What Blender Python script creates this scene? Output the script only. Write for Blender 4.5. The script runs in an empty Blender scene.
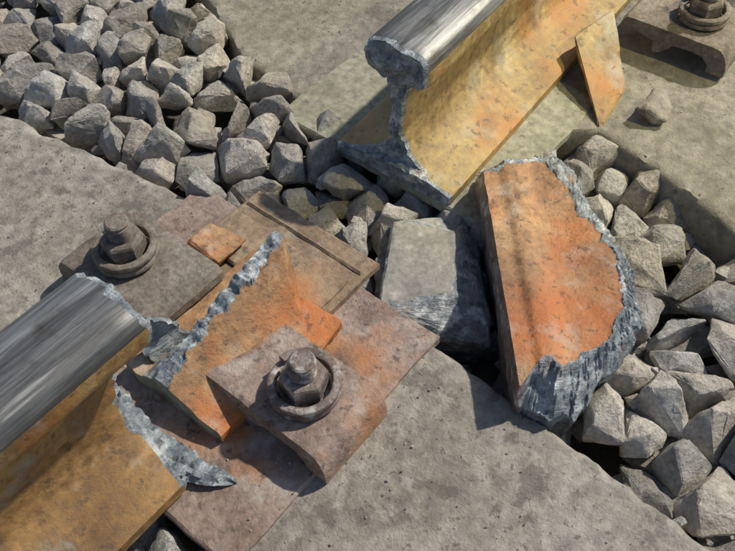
import bpy, bmesh, math, random
from mathutils import Vector, Matrix, noise
random.seed(11)
S=bpy.context.scene
COL=S.collection
ANG=math.radians(51.5)
O=Vector((-.182,.339,0))
ca,sa=math.cos(ANG),math.sin(ANG)
def P(s,c,z=0): return Vector((O.x+s*ca+c*sa, O.y+s*sa-c*ca, z))
def toSC(x,y):
    dx,dy=x-O.x,y-O.y
    return dx*ca+dy*sa, dx*sa-dy*ca
def N(x,y,z,f=1.0): return noise.noise(Vector((x*f,y*f,z*f)))
def FN(x,y,z,f,o=4):
    v=0;a=1
    for i in range(o):
        v+=a*noise.noise(Vector((x*f+i*7.1,y*f+3.3*i,z*f-i*5.7))); a*=.55; f*=2.1
    return v
# ---------------- materials
def mat(name,cols,scale=30,rough=(.6,.9),metal=0,bump=.4,bscale=300,bdist=.002,stretch=(1,1,1),spots=(),attr=None,distort=0,bstretch=None,bump2=None,fine=.35):
    m=bpy.data.materials.new(name); m.use_nodes=True
    nt=m.node_tree; nd=nt.nodes; L=nt.links; nd.clear()
    out=nd.new('ShaderNodeOutputMaterial'); b=nd.new('ShaderNodeBsdfPrincipled'); L.new(b.outputs[0],out.inputs[0])
    tc=nd.new('ShaderNodeTexCoord'); mp=nd.new('ShaderNodeMapping'); mp.inputs['Scale'].default_value=stretch
    L.new(tc.outputs['Object'],mp.inputs[0])
    def nz(sc,det=8,src=mp.outputs[0],dist=0,ro=.6):
        n=nd.new('ShaderNodeTexNoise'); n.inputs['Scale'].default_value=sc; n.inputs['Detail'].default_value=det
        n.inputs['Roughness'].default_value=ro; n.inputs['Distortion'].default_value=dist; L.new(src,n.inputs['Vector']); return n
    def ramp(src,els,interp='LINEAR'):
        r=nd.new('ShaderNodeValToRGB'); r.color_ramp.interpolation=interp
        e=r.color_ramp.elements
        while len(e)<len(els): e.new(.5)
        for k,(p,c) in enumerate(els):
            e[k].position=p; e[k].color=(*c,1) if len(c)==3 else c
        L.new(src,r.inputs[0]); return r
    n1=nz(scale,10,dist=distort,ro=.65)
    lo,hi=.32,.68
    els=[(lo+(hi-lo)*i/(len(cols)-1),c) for i,c in enumerate(cols)]
    cur=ramp(n1.outputs[0],els).outputs[0]
    n2=nz(scale*9,6)
    r2=ramp(n2.outputs[0],[(.3,(1-fine,)*3),(.7,(1+fine*.6,)*3)])
    mx=nd.new('ShaderNodeMix'); mx.data_type='RGBA'; mx.blend_type='MULTIPLY'; mx.inputs[0].default_value=1
    L.new(cur,mx.inputs[6]); L.new(r2.outputs[0],mx.inputs[7]); cur=mx.outputs[2]
    for (c,sc,t0,t1,amt,kind) in spots:
        if kind=='n': s=nz(sc,5,src=tc.outputs['Object']).outputs[0]
        else: s=nz(sc,4).outputs[0]
        r=ramp(s,[(t0,(0,0,0)),(t1,(amt,)*3)])
        mx=nd.new('ShaderNodeMix'); mx.data_type='RGBA'; L.new(r.outputs[0],mx.inputs[0]); L.new(cur,mx.inputs[6]); mx.inputs[7].default_value=(*c,1); cur=mx.outputs[2]
    if attr:
        a=nd.new('ShaderNodeAttribute'); a.attribute_name=attr
        mx=nd.new('ShaderNodeMix'); mx.data_type='RGBA'; mx.blend_type='MULTIPLY'; mx.inputs[0].default_value=1
        L.new(cur,mx.inputs[6]); L.new(a.outputs['Color'],mx.inputs[7]); cur=mx.outputs[2]
    L.new(cur,b.inputs['Base Color'])
    mr=nd.new('ShaderNodeMapRange'); mr.inputs[1].default_value=.3; mr.inputs[2].default_value=.7
    mr.inputs[3].default_value=rough[0]; mr.inputs[4].default_value=rough[1]; L.new(n2.outputs[0],mr.inputs[0]); L.new(mr.outputs[0],b.inputs['Roughness'])
    b.inputs['Metallic'].default_value=metal
    src=mp.outputs[0]
    if bstretch:
        m2=nd.new('ShaderNodeMapping'); m2.inputs['Scale'].default_value=bstretch; L.new(tc.outputs['Object'],m2.inputs[0]); src=m2.outputs[0]
    n3=nz(bscale,8,src=src,ro=.7)
    bp=nd.new('ShaderNodeBump'); bp.inputs['Strength'].default_value=bump; bp.inputs['Distance'].default_value=bdist; L.new(n3.outputs[0],bp.inputs['Height'])
    last=bp
    if bump2:
        n4=nz(bump2[0],6); b2=nd.new('ShaderNodeBump'); b2.inputs['Strength'].default_value=bump2[1]; b2.inputs['Distance'].default_value=bump2[2]
        L.new(n4.outputs[0],b2.inputs['Height']); L.new(bp.outputs[0],b2.inputs['Normal']); last=b2
    L.new(last.outputs[0],b.inputs['Normal'])
    return m
M_stone=mat('ballast_stone',[(.32,.30,.26),(.45,.42,.37),(.57,.54,.485)],scale=28,bump=.85,bscale=240,bdist=.003,bump2=(60,.6,.006),attr='tint',
   spots=[((.66,.63,.57),38,.54,.70,.6,'n'),((.16,.145,.12),110,.60,.69,.6,'n'),((.22,.195,.16),22,.57,.73,.5,'n')])
M_conc=mat('concrete',[(.25,.22,.175),(.36,.325,.27),(.46,.42,.36)],scale=8,bump=.8,bscale=380,bdist=.003,bump2=(80,.45,.004),
   spots=[((.55,.515,.45),50,.57,.70,.55,'n'),((.19,.16,.125),11,.53,.70,.45,'n'),((.13,.115,.095),22,.575,.625,.6,'n'),((.15,.13,.105),48,.59,.64,.6,'n'),((.12,.105,.085),110,.61,.66,.7,'n')],fine=.42)
M_conc2=mat('concrete_torch_tint',[(.22,.20,.15),(.31,.285,.225),(.40,.37,.30)],scale=8,bump=.8,bscale=380,bdist=.003,bump2=(80,.5,.004),  # far sleeper: yellow of the torch light mixed into the concrete colours
   spots=[((.15,.13,.095),28,.56,.65,.6,'n'),((.46,.44,.37),60,.58,.72,.5,'n'),((.12,.105,.08),95,.62,.67,.7,'n'),((.16,.14,.10),12,.54,.70,.55,'n')],fine=.42)
M_rust=mat('rail_rust_ochre',[(.15,.08,.03),(.31,.175,.06),(.48,.31,.12)],scale=13,rough=(.42,.75),metal=.12,bump=.5,bscale=350,bdist=.002,
   spots=[((.09,.065,.045),15,.53,.66,.8,'n'),((.50,.46,.38),30,.57,.72,.55,'n'),((.42,.15,.035),10,.53,.68,.65,'n'),((.07,.045,.03),80,.59,.66,.65,'n')],fine=.4)
M_yel=mat('rail_rust_torch_tint',[(.22,.145,.06),(.38,.27,.11),(.54,.42,.20)],scale=12,rough=(.42,.75),metal=.1,bump=.5,bscale=350,bdist=.002,  # real rust, its colours shifted yellower to carry the torch light
   spots=[((.46,.19,.045),7,.50,.64,.7,'n'),((.14,.10,.06),13,.55,.68,.65,'n'),((.46,.445,.36),18,.55,.70,.55,'n'),((.09,.065,.04),80,.59,.66,.6,'n')],fine=.4)
M_head=mat('rail_running_surface',[(.03,.03,.032),(.12,.12,.118),(.36,.36,.35)],scale=34,rough=(.36,.6),metal=.55,bump=.45,bscale=150,bdist=.0012,stretch=(.07,1,1),
   spots=[((.06,.045,.03),26,.55,.70,.7,'n'),((.5,.5,.48),120,.60,.68,.5,'s')])
M_frac=mat('fractured_steel',[(.13,.16,.18),(.32,.36,.385),(.66,.70,.71)],scale=70,rough=(.28,.5),metal=.45,bump=.9,bscale=260,bdist=.003,bstretch=(.25,1.6,1.6),bump2=(90,.5,.004),
   spots=[((.82,.84,.82),45,.55,.65,.75,'n'),((.08,.09,.10),100,.58,.67,.65,'n'),((.34,.19,.09),26,.58,.70,.5,'n')],fine=.45)
M_orange=mat('rusty_orange_steel',[(.22,.115,.055),(.40,.22,.10),(.54,.355,.185)],scale=13,rough=(.40,.68),metal=.12,bump=.55,bscale=300,bdist=.0025,
   spots=[((.54,.155,.03),8,.50,.64,.75,'n'),((.17,.095,.06),18,.57,.72,.5,'n'),((.54,.50,.42),24,.56,.72,.6,'n'),((.09,.055,.035),70,.60,.66,.6,'n'),((.10,.065,.045),160,.60,.66,.6,'n')],fine=.4)
M_pink=mat('rusty_baseplate_steel',[(.23,.155,.12),(.37,.275,.225),(.50,.405,.345)],scale=16,rough=(.45,.8),metal=.05,bump=.8,bscale=300,bdist=.003,
   spots=[((.50,.20,.06),9,.52,.65,.75,'n'),((.13,.085,.065),20,.55,.67,.7,'n'),((.56,.51,.45),28,.56,.70,.6,'n'),((.09,.06,.05),90,.60,.66,.7,'n')],fine=.42)
M_brown=mat('weathered_brown_steel',[(.18,.12,.075),(.32,.225,.14),(.45,.33,.215)],scale=18,rough=(.5,.85),metal=.1,bump=.7,bscale=320,bdist=.0025,
   spots=[((.44,.39,.32),40,.57,.70,.5,'n'),((.48,.21,.07),10,.52,.66,.7,'n'),((.10,.07,.05),60,.59,.67,.6,'n')],fine=.42)
M_dust=mat('dusty_steel',[(.16,.13,.10),(.25,.21,.165),(.35,.305,.25)],scale=22,rough=(.7,.95),bump=.8,bscale=280,bdist=.003,spots=[((.09,.065,.048),36,.55,.67,.75,'n'),((.45,.42,.36),55,.58,.70,.5,'n')],fine=.42)
M_green=mat('dusty_grey_green_plate',[(.22,.215,.145),(.32,.31,.22),(.42,.40,.30)],scale=12,rough=(.6,.9),bump=.6,bscale=300,bdist=.002,
   spots=[((.15,.14,.09),20,.57,.7,.6,'n'),((.46,.44,.36),40,.56,.70,.5,'n'),((.12,.11,.08),90,.6,.66,.6,'n')],fine=.42)
M_nut=mat('nut_steel',[(.10,.07,.06),(.22,.17,.145),(.36,.31,.28)],scale=50,rough=(.32,.6),metal=.35,bump=.7,bscale=400,bdist=.002,
   spots=[((.60,.57,.53),70,.54,.66,.75,'n')])
M_grey=mat('smooth_grey_steel',[(.24,.22,.185),(.32,.30,.26),(.40,.38,.33)],scale=20,rough=(.5,.8),bump=.5,bscale=350,bdist=.0015,spots=[((.52,.50,.46),60,.58,.7,.6,'n'),((.14,.12,.10),45,.6,.68,.5,'n')],fine=.3)
M_ground=mat('ground_soil',[(.07,.065,.055),(.13,.12,.10),(.2,.185,.16)],scale=20,bump=.8,bscale=120,bdist=.006)

def finish(name,vs,fs,mats,mi=None,frame='track',loc=None,rot=None,sharp=35,smooth=True,parent=None,tints=None):
    me=bpy.data.meshes.new(name); me.from_pydata([tuple(v) for v in vs],[],fs)
    for m in mats: me.materials.append(m)
    if mi: me.polygons.foreach_set('material_index',mi)
    if tints:
        at=me.color_attributes.new('tint','FLOAT_COLOR','POINT'); at.data.foreach_set('color',[x for t in tints for x in t])
    bm=bmesh.new(); bm.from_mesh(me); bmesh.ops.recalc_face_normals(bm,faces=bm.faces); bm.to_mesh(me); bm.free()
    if smooth:
        me.polygons.foreach_set('use_smooth',[True]*len(me.polygons)); me.set_sharp_from_angle(angle=math.radians(sharp))
    ob=bpy.data.objects.new(name,me); COL.objects.link(ob)
    if parent: ob.parent=parent
    elif frame=='track': ob.location=O; ob.rotation_euler=(0,0,ANG)
    if loc is not None: ob.location=loc
    if rot is not None: ob.rotation_euler=rot
    return ob

# ---------------- rails
PROF=[(0,75),(11,75),(13.5,71),(20,45),(27,28),(35,17),(45,11.5),(60,9),(85,8.3),(105,9),(118,12),(127,18),(132,28),(136,35),(139,36),(155,36.5),(162,35),(167,31),(170,25),(171.6,15),(172,5)]
def rows():
    r=[]
    for (z0,w0),(z1,w1) in zip(PROF,PROF[1:]):
        k=max(1,int((z1-z0)/2.5))
        for i in range(k): r.append(((z0+(z1-z0)*i/k)/1000,(w0+(w1-w0)*i/k)/1000))
    r.append((PROF[-1][0]/1000,PROF[-1][1]/1000)); return r
def rail(name,length,endf,mats,loc,rotz):
    R=rows(); C=36; vs=[];fs=[];mi=[]
    def idx(k,i,j): return k*len(R)*(C+1)+i*(C+1)+j
    ST=[-length,-.12,-.03,-.01,0]
    for k,x in enumerate(ST):
        for (z,w) in R:
            for j in range(C+1):
                y=w*(2*j/C-1); xx=x
                e=endf(y,z)
                if k==4: xx=e
                if k==3: xx=e-.004-.003*abs(N(y,z,4,60))
                if k==2: xx=e-.02
                dy=dz=0
                if k==4:
                    dy=.003*N(xx,y,z,110)-.002*(2*j/C-1); dz=.0022*N(xx+3,y,z,110)-(.0015 if z>.15 else 0)
                vs.append((xx,y+dy,max(0,z+dz)))
    nr=len(R); K=len(ST)-1
    for i in range(nr-1):
        for j in range(C):
            fs.append((idx(K,i,j),idx(K,i,j+1),idx(K,i+1,j+1),idx(K,i+1,j))); mi.append(2)
            fs.append((idx(0,i,j),idx(0,i+1,j),idx(0,i+1,j+1),idx(0,i,j+1))); mi.append(0)
    for k in range(K):
        for i in range(nr-1):
            z=R[i][0]
            m=1 if z>.1535 else 0
            if k==K-1: m=2
            fs.append((idx(k,i,0),idx(k+1,i,0),idx(k+1,i+1,0),idx(k,i+1,0))); mi.append(m)
            fs.append((idx(k,i,C),idx(k,i+1,C),idx(k+1,i+1,C),idx(k+1,i,C))); mi.append(m)
        for j in range(C):
            fs.append((idx(k,nr-1,j),idx(k+1,nr-1,j),idx(k+1,nr-1,j+1),idx(k,nr-1,j+1))); mi.append(2 if k==K-1 else 1)
            fs.append((idx(k,0,j),idx(k,0,j+1),idx(k+1,0,j+1),idx(k+1,0,j))); mi.append(0)
    return finish(name,vs,fs,mats,mi,loc=loc,rot=(0,0,rotz),sharp=30)
def endL(y,z):
    d=.006*FN(1,y,z,40,3)+.002*FN(5,y,z,170,3)
    if z<.13: d-=.030*min(1,(.13-z)/.05)
    if z<.02: d-=.004
    return d
def endR(y,z):
    d=.006*FN(9,y,z,36,3)+.0022*FN(15,y,z,170,3)
    if .02<z<.13: d-=.006
    if z<.02: d=.002*FN(9,y,z,40,2)
    return d
rail('broken_rail',2.6,endL,[M_rust,M_head,M_frac],(O.x,O.y,.012),ANG)
rail('broken_rail',2.8,endR,[M_yel,M_head,M_frac],(.026,.628,.002),math.radians(54.5+180))

# ---------------- sleepers
def lerp(tab,c):
    for (a,b),(a1,b1) in zip(tab,tab[1:]):
        if c<=a1: return b+(b1-b)*max(0,(c-a))/(a1-a)
    return tab[-1][1]
def sleeper(name,near,far,c0,c1,m,seed):
    vs=[];fs=[];n=int((c1-c0)/.005); K=40; W=None
    for i in range(n+1):
        c=c0+(c1-c0)*i/n
        a=lerp(near,c)+.0035*FN(c,seed,0,30,4); b=lerp(far,c)+.0035*FN(c,seed,5,30,4)
        ch=max(.003,.007+.006*FN(c,seed,9,30,4))
        row=[(a-.02,-.21),(a,-.012-ch),(a+ch*.35,-.005),(a+ch,-.0005)]
        for k in range(1,K):
            s=a+ch+(b-a-2*ch)*k/K; p=FN(s,c,seed,60,3); row.append((s,.0014*FN(s,c,seed,12,3)-(.0016*sm_(.35,.75,p))))
        row+=[(b-ch,-.0005),(b-ch*.35,-.005),(b,-.012-ch),(b+.02,-.21)]
        W=len(row)
        for s,z in row: vs.append((s,-c,z))
    for i in range(n):
        for k in range(W):
            k2=(k+1)%W
            fs.append((i*W+k,i*W+k2,(i+1)*W+k2,(i+1)*W+k))
    fs.append(tuple(range(W))); fs.append(tuple(n*W+k for k in range(W)))
    return finish(name,vs,fs,[m],sharp=50)
def sm(a,b,x):
    t=min(1,max(0,(x-a)/(b-a))); return t*t*(3-2*t)
sm_=sm
NEAR1=[(-1,-.02),(0,-.052),(.15,-.052),(2,-.03)]
FAR1=[(-1,.11),(-.45,.158),(-.13,.207),(.14,.212),(.44,.192),(2,.13)]
sleeper('concrete_sleeper',NEAR1,FAR1,-.75,1.6,M_conc,1)
NEAR2=[(-1,.62),(-.55,.53),(-.42,.469),(-.30,.408),(-.187,.388),(-.05,.43),(.06,.52),(.125,.565),(.2,.55),(.31,.515),(2,.46)]
FAR2=[(-1,.90),(2,.90)]
sleeper('concrete_sleeper',NEAR2,FAR2,-.75,1.6,M_conc2,4)

# ---------------- generic helpers
def hull_mesh(pts,bev=.002,sub=1,amp=.001,freq=60,seed=0,octv=2):
    bm=bmesh.new()
    for p in pts: bm.verts.new(p)
    r=bmesh.ops.convex_hull(bm,input=bm.verts)
    dead=list({g for g in r['geom_interior']+r['geom_unused'] if isinstance(g,bmesh.types.BMVert)})
    if dead: bmesh.ops.delete(bm,geom=[d for d in dead if d.is_valid],context='VERTS')
    loose=[v for v in bm.verts if not v.link_faces]
    if loose: bmesh.ops.delete(bm,geom=loose,context='VERTS')
    bmesh.ops.dissolve_limit(bm,angle_limit=math.radians(10),verts=bm.verts,edges=bm.edges)
    if bev: bmesh.ops.bevel(bm,geom=list(bm.edges),offset=bev,segments=1,affect='EDGES',clamp_overlap=True)
    bmesh.ops.triangulate(bm,faces=bm.faces)
    for _ in range(sub):
        bmesh.ops.subdivide_edges(bm,edges=bm.edges,cuts=1,use_grid_fill=True)
    bm.normal_update()
    if amp:
        for v in bm.verts: v.co+=v.normal*amp*FN(v.co.x+seed,v.co.y,v.co.z,freq,octv)
    bm.verts.index_update()
    vs=[v.co.copy() for v in bm.verts]; fs=[[v.index for v in f.verts] for f in bm.faces]
    bm.free(); return vs,fs
def box_piece(name,s0,s1,c0,c1,z0,z1,m,bev=.003,rot=None,jag=.0,parent=None):
    pts=[Vector(((s),-(c),z)) for s in (s0,s1) for c in (c0,c1) for z in (z0,z1)]
    pts=[p+Vector((random.uniform(-jag,jag),random.uniform(-jag,jag),0)) for p in pts]
    if rot:
        ce=Vector(((s0+s1)/2,-(c0+c1)/2,(z0+z1)/2)); R=Matrix.Rotation(rot[2],3,'Z')@Matrix.Rotation(rot[0],3,'X')@Matrix.Rotation(rot[1],3,'Y')
        pts=[ce+R@(p-ce) for p in pts]
    vs,fs=hull_mesh(pts,bev,3,.0012,50,random.random()*9,3)
    return finish(name,vs,fs,[m],parent=parent)
def extr(name,prof,s0,s1,m,parent,bev=.002,mirror=1):
    bm=bmesh.new(); NS=24; n=len(prof)
    pr=[]
    for i in range(n):
        (a,b),(a1,b1)=prof[i],prof[(i+1)%n]; k=max(1,int(math.hypot(a1-a,b1-b)/.006))
        for q in range(k): pr.append((a+(a1-a)*q/k,b+(b1-b)*q/k))
    n=len(pr); R=[]
    for t in range(NS+1):
        u=t/NS; s=s0+(s1-s0)*u; row=[]
        sh=.0016 if t in(0,NS) else 0
        cc=sum(p[0] for p in pr)/n
        for (c,z) in pr:
            s2=s+.0010*FN(c,z,3,35,3)
            c2=c+.0010*FN(s,z,6,30,3); z2=z+.0005*FN(s,c,2,35,3)
            if sh: c2+=-sh*.5*(1 if c>cc else -1); z2-=sh*.6*(1 if z>.02 else 0)
            row.append(bm.verts.new((s2,-mirror*c2,max(0,z2))))
        R.append(row)
    bm.faces.new(R[0]); bm.faces.new(R[-1][::-1])
    for t in range(NS):
        for i in range(n): bm.faces.new((R[t][i],R[t][(i+1)%n],R[t+1][(i+1)%n],R[t+1][i]))
    bmesh.ops.recalc_face_normals(bm,faces=bm.faces)
    vs=[v.co.copy() for v in bm.verts]; bm.verts.index_update(); fs=[[v.index for v in f.verts] for f in bm.faces]; bm.free()
    return finish(name,vs,fs,[m],parent=parent,sharp=40)
def lathe_like(name,rings,n,m,parent,loc,phase=0,smooth=True,sub=1):
    vs=[];fs=[]
    for r,z in rings:
        for i in range(n):
            t=phase+2*math.pi*i/n; vs.append((r*math.cos(t),r*math.sin(t),z))
    for k in range(len(rings)-1):
        for i in range(n): fs.append((k*n+i,k*n+(i+1)%n,(k+1)*n+(i+1)%n,(k+1)*n+i))
    fs.append(tuple(range(n))); fs.append(tuple((len(rings)-1)*n+i for i in range(n)))
    return finish(name,vs,fs,[m],parent=parent,loc=loc,sharp=35,smooth=smooth)
def coil(name,r,w,h,turns,m,parent,loc,ph=0):
    vs=[];fs=[];n=int(64*turns)
    sec=[(-1,-.7),(-.7,-1),(.7,-1),(1,-.7),(1,.7),(.7,1),(-.7,1),(-1,.7)]; A=len(sec)
    for i in range(n+1):
        t=ph+2*math.pi*turns*i/n; z=h*turns*i/n
        for (p,q) in sec:
            rr=r+w*p+.0005*N(t*3,p,q,1); zz=z+.004+.0032*q
            vs.append((rr*math.cos(t),rr*math.sin(t),zz))
    for i in range(n):
        for a in range(A): fs.append((i*A+a,i*A+(a+1)%A,(i+1)*A+(a+1)%A,(i+1)*A+a))
    fs.append(tuple(range(A))); fs.append(tuple(n*A+a for a in range(A)))
    return finish(name,vs,fs,[m],parent=parent,loc=loc,sharp=50)
def fastening(s,c,mir,zb,mplate,mnut,hw=.041,rot=0):
    e=bpy.data.objects.new('rail_fastening',None); COL.objects.link(e); e.location=P(s,c,zb); e.rotation_euler=(0,0,ANG+rot)
    prof=[(-.082,.031),(-.077,.036),(.034,.036),(.044,.0345),(.051,.029),(.0555,.020),(.057,.010),(.057,.0),(.036,.0),(.034,.010),(.026,.018),(.010,.020),(-.012,.018),(-.024,.006),(-.03,.001),(-.036,.001),(-.040,.016),(-.06,.020),(-.082,.022)]
    extr('clip_plate',prof,-hw,hw,mplate,e,.0022,mir)
    coil('spring_washer',.0275,.0036,.0070,1.85,mnut,e,(0,0,.0362),ph=2.4)
    lathe_like('flat_washer',[(.022,.0362),(.0228,.0375),(.0228,.0415),(.022,.043)],40,mnut,e,(0,0,0))
    lathe_like('nut',[(.0185,.0432),(.0208,.0455),(.0208,.061),(.0195,.0635),(.0165,.0648)],6,mnut,e,(0,0,0),phase=.35,smooth=False)
    rg=[(.0108,.0650)]
    for i in range(7): rg+= [(.0118,.0662+i*.0022),(.0106,.0673+i*.0022)]
    rg+=[(.0112,.083),(.0095,.0845)]
    lathe_like('bolt_end',rg,28,mnut,e,(0,0,0))
    return e
fastening(.080,.102,1,.004,M_pink,M_nut)
fastening(.086,-.128,-1,.004,M_dust,M_dust,hw=.045)
fastening(.785,.140,1,.006,M_dust,M_dust,hw=.048,rot=math.radians(3))
fastening(.785,-.20,-1,.006,M_dust,M_dust,hw=.048,rot=math.radians(3))

def plate(name,s0,s1,c0,c1,z0,z1,m,jag=.0015,seed=0,ns=70,nc=70,tilt=0,dent=.0012):
    vs=[];fs=[]
    for l,(z,ins) in enumerate([(z0,0),(z1-.002,0),(z1,.002)]):
        for i in range(ns+1):
            for k in range(nc+1):
                u,v=i/ns,k/nc
                s=s0+ins+(s1-s0-2*ins)*u; c=c0+ins+(c1-c0-2*ins)*v
                s+=jag*FN(c,seed,s,25,4); c+=jag*FN(s,seed+4,c,25,4)
                vs.append((s,-c,z+tilt*u+(dent*FN(s,c,seed,18,4) if l==2 else 0)))
    n=(ns+1)*(nc+1); I=lambda l,i,k:l*n+i*(nc+1)+k
    for i in range(ns):
        for k in range(nc):
            fs.append((I(2,i,k),I(2,i+1,k),I(2,i+1,k+1),I(2,i,k+1)))
            fs.append((I(0,i,k),I(0,i,k+1),I(0,i+1,k+1),I(0,i+1,k)))
    for l in (0,1):
        for i in range(ns):
            fs.append((I(l,i,0),I(l+1,i,0),I(l+1,i+1,0),I(l,i+1,0))); fs.append((I(l,i,nc),I(l,i+1,nc),I(l+1,i+1,nc),I(l+1,i,nc)))
        for k in range(nc):
            fs.append((I(l,0,k),I(l,0,k+1),I(l+1,0,k+1),I(l+1,0,k))); fs.append((I(l,ns,k),I(l+1,ns,k),I(l+1,ns,k+1),I(l,ns,k+1)))
    bm=bmesh.new(); bmv=[bm.verts.new(v) for v in vs]
    for f in fs: bm.faces.new([bmv[q] for q in f])
    bmesh.ops.delete(bm,geom=[v for v in bm.verts if not v.link_faces],context='VERTS')
    bm.verts.index_update(); vv=[v.co.copy() for v in bm.verts]; ff=[[v.index for v in f.verts] for f in bm.faces]; bm.free()
    return finish(name,vv,ff,[m],sharp=40)
plate('steel_baseplate',-.060,.216,-.17,.147,-.006,.006,M_pink,seed=2)
plate('rail_pad_plate',.128,.243,-.108,.054,.0075,.0165,M_brown,seed=5)
plate('rail_pad_plate',.150,.205,-.100,.046,.0175,.0205,M_brown,seed=6)
plate('rail_pad_plate',.219,.224,-.104,.050,.0172,.0190,M_brown,seed=7,jag=.0008,dent=.0005)
plate('steel_baseplate',.358,.62,-.19,.10,-.010,.0015,M_green,seed=8)

# rail foot fragment
def foot_fragment():
    ns,nc=130,120; vs=[];fs=[];mi=[]; zb=.0085
    fm={}
    for i in range(ns+1):
        for k in range(nc+1):
            u,v=i/ns,k/nc
            c=-.050+.117*v
            s0=.010+.006*FN(c,2,1,18,3); s1=.178+.004*FN(c,7,1,30,4)
            if c>.0: s1-=c*.75
            s=s0+(s1-s0)*u
            H0=.024+.058*min(1,max(0,s/.16))**.8
            H=H0+.0055*FN(s,1,8,60,4)
            ce=.006+.006*FN(s,3,2,60,4)
            fr=0
            face=.012+max(0,H0-.010)*max(0,1-max(0,c-.003)/.064)**1.1
            if c>=ce: z=face+.0014*FN(s,c,1,22,3)
            elif c>=-.008: z=min(H,face+.004)+.002*FN(s,c,4,130,3); fr=1
            else:
                q=min(1,(-.008-c)/.018); z=H+(.018-H)*q**.7+.004*FN(s,c,9,90,3)*(1-q*.7); fr=1 if q<.98 else 0
            if u>.94: z=z-(z-.014)*((u-.94)/.06)**1.6*.85
            if c<-.026 : z=min(z,.016+.001*FN(s,c,4,50))
            fm[(i,k)]=fr
            vs.append((s,-c,max(z,.004)+zb-.002))
    n=len(vs)
    for i in range(ns+1):
        for k in range(nc+1):
            x,y,z=vs[i*(nc+1)+k]; vs.append((x,y,zb-.002))
    I=lambda l,i,k:l*n+i*(nc+1)+k
    for i in range(ns):
        for k in range(nc):
            fs.append((I(0,i,k),I(0,i+1,k),I(0,i+1,k+1),I(0,i,k+1))); mi.append(fm[(i,k)])
            fs.append((I(1,i,k),I(1,i,k+1),I(1,i+1,k+1),I(1,i+1,k))); mi.append(0)
    for i in range(ns):
        fs.append((I(0,i,0),I(1,i,0),I(1,i+1,0),I(0,i+1,0))); mi.append(0)
        fs.append((I(0,i,nc),I(0,i+1,nc),I(1,i+1,nc),I(1,i,nc))); mi.append(0)
    for k in range(nc):
        fs.append((I(0,0,k),I(0,0,k+1),I(1,0,k+1),I(1,0,k))); mi.append(2)
        fs.append((I(0,ns,k),I(1,ns,k),I(1,ns,k+1),I(0,ns,k+1))); mi.append(0)
    finish('rail_foot_fragment',vs,fs,[M_orange,M_frac,M_green],mi,sharp=50)
foot_fragment()

def ray_hit(poly,cx,cy,t):
    dx,dy=math.cos(t),math.sin(t); best=None
    n=len(poly)
    for i in range(n):
        x1,y1=poly[i];x2,y2=poly[(i+1)%n]; ex,ey=x2-x1,y2-y1
        den=dx*ey-dy*ex
        if abs(den)<1e-12: continue
        r=((x1-cx)*ey-(y1-cy)*ex)/den; q=((x1-cx)*dy-(y1-cy)*dx)/den
        if -1e-9<=q<=1+1e-9 and r>0: best=r if best is None else max(best,r)
    return best or .01
def star_fragment(name,inner,outer,ctr,ztop,zout,zbot,mats,zf,T=600,A=18,B=20,jag=.003):
    cx,cy=ctr; vs=[];fs=[];mi=[]
    vs.append((cx,cy,ztop+zf(cx,cy)))
    rings=[]
    for a in range(1,A+1): rings.append(('a',a/A))
    for b in range(1,B+1): rings.append(('b',b/B))
    for d in (.35,.7,1): rings.append(('d',d))
    for kind,f in rings:
        for i in range(T):
            t=2*math.pi*i/T
            ri=ray_hit(inner,cx,cy,t); ro=ray_hit(outer,cx,cy,t)
            x0,y0=cx+ri*math.cos(t),cy+ri*math.sin(t)
            band=min(1,max(0,(ro-ri-.006)/.012))
            ri+=jag*2.2*FN(x0,y0,1,45,5)*band
            ro=max(ro,ri+.001)
            ro+=(jag*2.2*FN(x0,y0,4,45,5))*band
            ro=max(ro,ri+.0008)
            if kind=='a': r=ri*f; z=ztop+zf(cx+r*math.cos(t),cy+r*math.sin(t))
            else:
                z0=ztop+zf(cx+ri*math.cos(t),cy+ri*math.sin(t))
                zo=z0+(zout-ztop)*(.35+.65*band)
                if kind=='b':
                    r=ri+(ro-ri)*f; ease=f**1.4
                    z=z0+(zo-z0)*ease
                    x,y=cx+r*math.cos(t),cy+r*math.sin(t)
                    g=t*60+2*N(x,y,0,25)+f*3
                    z+=band*(.0065*FN(x,y,2,65,3)+.0028*N(g,f*1.2,3)+.0016*N(g*2.7,f*2,7))*min(1,f*4)
                    if f<.3: z+=.003*band*(1-abs(f-.12)/.18)
                else:
                    r=ro-(.010*f)+.002*N(x0,y0,f*3,80); z=zo+(zbot-zo)*f
            vs.append((cx+r*math.cos(t),cy+r*math.sin(t),z))
    for i in range(T): fs.append((0,1+i,1+(i+1)%T)); mi.append(0)
    for k in range(len(rings)-1):
        m=0 if rings[k+1][0]=='a' else 1
        for i in range(T):
            j=(i+1)%T; mm=m
            if m==1:
                t=2*math.pi*i/T
                if ray_hit(outer,cx,cy,t)-ray_hit(inner,cx,cy,t)<.0125 : mm=2
            fs.append((1+k*T+i,1+(k+1)*T+i,1+(k+1)*T+j,1+k*T+j)); mi.append(mm)
    b=1+(len(rings)-1)*T
    fs.append(tuple(b+i for i in range(T))); mi.append(1)
    return finish(name,vs,fs,mats,mi,frame='world',sharp=40)
inner=[(.120,.5926),(.1857,.6103),(.203,.5669),(.2076,.5328),(.2246,.5066),(.232,.4695),(.2285,.4178),(.202,.3804),(.1693,.365),(.1528,.3702),(.1278,.3405)]
outer=[(.1149,.603),(.1254,.622),(.2088,.652),(.2256,.6215),(.2405,.553),(.258,.496),(.2576,.424),(.2444,.3965),(.2068,.365),(.1786,.327),(.1535,.328),(.1265,.3365)]
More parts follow.
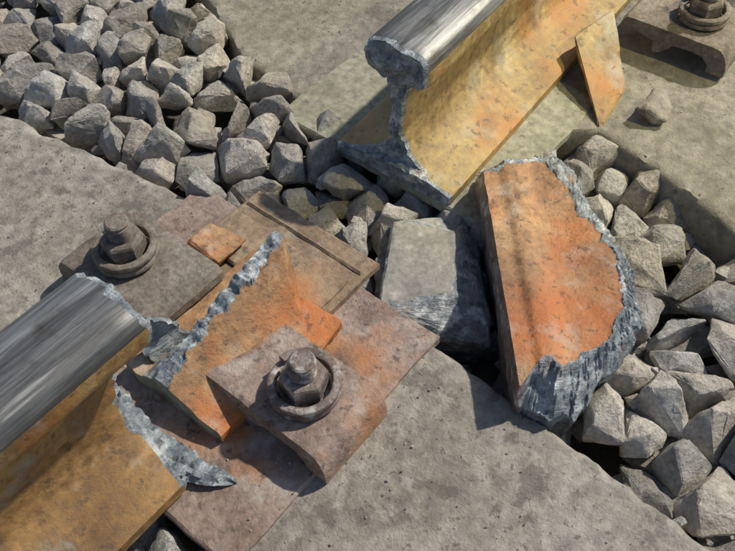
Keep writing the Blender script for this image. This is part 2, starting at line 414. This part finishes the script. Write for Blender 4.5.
def zf(x,y):
    f=(y-.3405)/(.5926-.3405); xl=.1278+(.120-.1278)*f; d=x-xl
    z=-.001+.0035*sm(.014,.024,d)-.006*sm(.03,.055,d)+.008*sm(.06,.11,d)
    return z+.0022*FN(x,y,0,14,3)+.0006*FN(x,y,3,70,3)
star_fragment('rail_web_fragment',inner,outer,(.176,.470),.045,.012,-.045,[M_orange,M_frac,M_nut],zf)

# rail head fragment between the sleepers
pts=[(.0259,.5667,.0),(.094,.5445,.004),(.0808,.4667,.002),(.0102,.458,-.002),(.1154,.588,-.016),(.1208,.4495,-.018),(.030,.440,-.028),(.122,.430,-.034),
     (.02,.57,-.08),(.11,.58,-.08),(.115,.445,-.09),(.03,.455,-.09)]
vs,fs=hull_mesh([Vector(p) for p in pts],.0025,4,.0022,40,3,4)
mi=[]
for f in fs:
    a,b,c=[vs[q] for q in f[:3]]; n=(b-a).cross(c-a).normalized()
    ctr=(a+b+c)/3
    mi.append(0 if abs(n.z)>.93 and ctr.z>-.01 else 1)
finish('rail_head_fragment',vs,fs,[M_grey,M_frac],mi,frame='world')

def torn_lip(name,path,w,h,z0,m,seed,f0=90):
    vs=[];fs=[];n=160; A=14
    for i in range(n+1):
        u=i/n*(len(path)-1); k=min(int(u),len(path)-2); f=u-k
        s=path[k][0]+(path[k+1][0]-path[k][0])*f; c=path[k][1]+(path[k+1][1]-path[k][1])*f
        taper=math.sin(math.pi*min(1,max(0,i/n)))**.45
        for a in range(A):
            q=2*math.pi*a/A
            rr=1+.45*FN(s*1+seed,c,q*.02,f0,3)
            vs.append((s+w*math.cos(q)*rr*taper,-(c+.004*N(s,c,a,60)),z0+max(0,h*(.5+.5*math.sin(q))*rr*taper)))
    for i in range(n):
        for a in range(A): fs.append((i*A+a,i*A+(a+1)%A,(i+1)*A+(a+1)%A,(i+1)*A+a))
    fs.append(tuple(range(A))); fs.append(tuple(n*A+a for a in range(A)))
    return finish(name,vs,fs,[m],sharp=50)
torn_lip('torn_steel_lip',[(-.008,-.045),(-.022,-.02),(-.027,.015),(-.026,.05),(-.018,.080),(-.008,.100)],.012,.015,.006,M_frac,1,70)
def sliver():
    vs=[];fs=[];n=40;A=12
    for i in range(n+1):
        u=i/n
        for a in range(A):
            v=a/(A-1)
            s=.022+.046*v*(1-.45*u)+.005*FN(u,v,0,4,3)+.004*u; c=-.026-.010*math.sin(u*2.6)+.006*v
            z=.015+.062*u*(1-.30*v*v)+.004*FN(u,v,2,5,3)
            vs.append((s,-c,z))
    m=len(vs)
    for i in range(m): x,y,z=vs[i]; vs.append((x+.002,y+.005,z-.001))
    def q(l,i,a): return l*m+i*A+a
    for i in range(n):
        for a in range(A-1):
            fs.append((q(0,i,a),q(0,i+1,a),q(0,i+1,a+1),q(0,i,a+1))); fs.append((q(1,i,a),q(1,i,a+1),q(1,i+1,a+1),q(1,i+1,a)))
        fs.append((q(0,i,0),q(1,i,0),q(1,i+1,0),q(0,i+1,0))); fs.append((q(0,i,A-1),q(0,i+1,A-1),q(1,i+1,A-1),q(1,i,A-1)))
    for a in range(A-1):
        fs.append((q(0,0,a),q(0,0,a+1),q(1,0,a+1),q(1,0,a))); fs.append((q(0,n,a),q(1,n,a),q(1,n,a+1),q(0,n,a+1)))
    finish('torn_steel_sliver',vs,fs,[M_frac],sharp=50)
sliver()
box_piece('broken_clip_piece',.135,.175,-.105,-.062,.022,.032,M_orange,.002,rot=(.05,.1,.1),jag=.005)
box_piece('broken_clip_piece',.118,.160,.028,.075,.010,.026,M_orange,.002,rot=(.06,-.05,.05),jag=.005)
box_piece('broken_clip_piece',.122,.146,.020,.048,.024,.036,M_pink,.002,rot=(.1,-.05,-.1),jag=.004)
q=[Vector((.250,.826,.045)),Vector((.308,.880,.048)),Vector((.312,.775,.004)),Vector((.2705,.704,-.002))]
vs,fs=hull_mesh(q+[v+Vector((.004,.006,-.012)) for v in q],.002,4,.0022,40,2,4)
finish('spring_clip_strip',vs,fs,[M_yel],frame='world')
pts=[P(.64+random.uniform(-.030,.030)*1.2,.165+random.uniform(-.022,.022),random.uniform(0,.022)) for i in range(16)]
vs,fs=hull_mesh(pts,.0015,3,.002,60,2,3); finish('broken_concrete_chip',vs,fs,[M_conc],frame='world')

# ---------------- ballast
def hdip(x,y):
    s,c=toSC(x,y)
    z=-.024
    d=math.hypot(x-.10,y-.42); z-=.075*max(0,1-(d/.13))**.7 if d<.13 else 0
    if c<-.15: z+=.009
    z+=.016*sm(.24,.34,s)*(1-sm(-.10,.02,c))
    z+=.008*N(x,y,0,6)
    return z
def blocked(x,y,mg):
    s,c=toSC(x,y)
    if lerp(NEAR1,c)-mg<s<lerp(FAR1,c)+mg: return True
    if lerp(NEAR2,c)-mg<s<.90+mg: return True
    return False
X0,X1,Y0,Y1=-.95,1.25,-.15,1.75
seeds=[]; grid={}
cand=0
while cand<24000:
    cand+=1
    x,y=random.uniform(X0,X1),random.uniform(Y0,Y1); r=(.041 if x<.05 else .045)*random.choice([.65,.9,1,1.15,1.3])
    gx,gy=int(x//.1),int(y//.1); ok=True
    for a in (-1,0,1):
        for b in (-1,0,1):
            for (px,py) in grid.get((gx+a,gy+b),[]):
                if (px-x)**2+(py-y)**2<r*r: ok=False
    if ok: seeds.append((x,y)); grid.setdefault((gx,gy),[]).append((x,y))
V=[];F=[];T=[]
def addmesh(vs,fs,tint):
    b=len(V); V.extend(vs); F.extend([[b+i for i in f] for f in fs]); T.extend([tint]*len(vs))
def tint():
    g=random.choice([.66,.80,.92,1.0,1.08,1.18])*random.uniform(.93,1.07); w=random.uniform(-.03,.055)
    return (g*(1+w),g,g*(1-w),1)
for (x,y) in seeds:
    if blocked(x,y,.006): continue
    poly=[(x-.07,y-.07),(x+.07,y-.07),(x+.07,y+.07),(x-.07,y+.07)]
    gx,gy=int(x//.1),int(y//.1)
    for a in (-1,0,1):
        for b in (-1,0,1):
            for (px,py) in grid.get((gx+a,gy+b),[]):
                if px==x and py==y: continue
                dx,dy=px-x,py-y
                if dx*dx+dy*dy>.02: continue
                mx,my=x+dx/2,y+dy/2; new=[]
                for k in range(len(poly)):
                    p,q=poly[k],poly[(k+1)%len(poly)]
                    dp=(p[0]-mx)*dx+(p[1]-my)*dy; dq=(q[0]-mx)*dx+(q[1]-my)*dy
                    if dp<=0: new.append(p)
                    if dp*dq<0:
                        f=dp/(dp-dq); new.append((p[0]+(q[0]-p[0])*f,p[1]+(q[1]-p[1])*f))
                poly=new
                if len(poly)<3: break
    if len(poly)<3: continue
    vis=(-.65<x<.75 and 0<y<1.25)
    pts=[]; tx,ty=random.gauss(0,.22),random.gauss(0,.22); h=random.uniform(.012,.025)
    kk=random.uniform(.94,1.14)
    ra=random.uniform(0,math.pi); rx,ry=math.cos(ra),math.sin(ra)
    for (px,py) in poly:
        if random.random()<.15 and len(poly)>5: continue
        k=random.uniform(.86,1.08)*kk; a,b=(px-x)*k,(py-y)*k
        pts.append(Vector((a,b,random.uniform(-.020,.004)+tx*a+ty*b)))
        if random.random()<.6:
            k=random.uniform(.35,.88); a,b=(px-x)*(k),(py-y)*(k)
            side=abs(-a*ry+b*rx)/.03
            pts.append(Vector((a,b,h*random.uniform(.75,1.1)*(1-.45*min(1,side))+tx*a+ty*b)))
        k=random.uniform(.4,.75); pts.append(Vector(((px-x)*k,(py-y)*k,-h-random.uniform(0,.01))))
    pts.append(Vector((random.uniform(-.014,.014),random.uniform(-.014,.014),h*random.uniform(.8,1.15))))
    z=hdip(x,y)+random.uniform(-.009,.009)
    try: vs,fs=hull_mesh(pts,.0012 if vis else 0,2 if vis else 0,.0036 if vis else 0,40,x*31+y*17,5)
    except Exception as e: continue
    addmesh([v+Vector((x,y,z)) for v in vs],fs,tint())
for k in range(4200):
    x,y=random.uniform(X0,X1),random.uniform(Y0,Y1)
    if blocked(x,y,.006): continue
    r=random.uniform(.014,.03) ; zz=hdip(x,y)-.022-random.uniform(0,.012)
    if k%3==0: r=random.uniform(.003,.010); zz=hdip(x,y)+random.uniform(-.008,.004)
    pts=[]
    for i in range(11):
        v=Vector((random.gauss(0,1),random.gauss(0,1),random.gauss(0,1))).normalized()*r*random.uniform(.8,1.1); v.z*=.7; v.x*=1.2; pts.append(v)
    vs,fs=hull_mesh(pts,0,0,0); addmesh([v+Vector((x,y,zz)) for v in vs],fs,tint())
finish('ballast',V,F,[M_stone],frame='world',sharp=26,tints=T)
V=[];F=[];T=[]
for k in range(1500):
    s=random.uniform(-.04,.2) if k%3 else random.uniform(.42,.88); c=random.uniform(-.6,.9)
    if k%3 and -.17<c<.15 and random.random()<.6: continue
    r=random.choice([.0006,.0008,.001,.0014])*random.uniform(.8,1.3)
    if s>lerp(FAR1,c)-.01 and s<.4: continue
    if s>.4 and s<lerp(NEAR2,c)+.01: continue
    p0=P(s,c,(.0003 if not(-.17<c<.147 and s<.3) else .0065)+r*.4)
    pts=[Vector((random.uniform(-r,r),random.uniform(-r,r),random.uniform(-r,r)*.7)) for i in range(8)]
    vs,fs=hull_mesh(pts,0,0,0); addmesh([v+p0 for v in vs],fs,tint())
finish('grit',V,F,[M_stone],frame='world',smooth=False,tints=T)
g=[(-60,-60,-.10),(60,-60,-.10),(60,60,-.10),(-60,60,-.10)]
finish('ground',g,[(0,1,2,3)],[M_ground],frame='world',smooth=False)

# ---------------- light
d=Vector((.62,.36,.80)).normalized()
sun=bpy.data.lights.new('sun','SUN'); sun.energy=4.0; sun.angle=math.radians(1.5); sun.color=(1,.94,.82)
so=bpy.data.objects.new('sun',sun); COL.objects.link(so); so.rotation_euler=d.to_track_quat('Z','Y').to_euler(); so.location=(2,1,3)
w=bpy.data.worlds.new('World'); S.world=w; w.use_nodes=True; nt=w.node_tree
sky=nt.nodes.new('ShaderNodeTexSky'); sky.sky_type='NISHITA'; sky.sun_disc=False
sky.sun_elevation=math.asin(d.z); sky.sun_rotation=math.atan2(d.x,d.y)
nt.links.new(sky.outputs[0],nt.nodes['Background'].inputs[0]); nt.nodes['Background'].inputs[1].default_value=.095
sl=bpy.data.lights.new('torch','SPOT'); sl.energy=24; sl.color=(1,.84,.34); sl.spot_size=math.radians(35); sl.spot_blend=.22; sl.shadow_soft_size=.02
to=bpy.data.objects.new('torch',sl); COL.objects.link(to); to.location=(.95,.55,.95)
to.rotation_euler=(to.location-Vector((.26,.83,0))).to_track_quat('Z','Y').to_euler()

cam=bpy.data.cameras.new('camera'); cam.lens=800/735*36; cam.sensor_width=36; cam.clip_start=.01; cam.clip_end=500
co=bpy.data.objects.new('camera',cam); COL.objects.link(co); co.location=(0,0,.63); co.rotation_euler=(math.radians(38),0,0)
S.camera=co
S.view_settings.view_transform='Standard'; S.view_settings.look='None'; S.view_settings.exposure=0
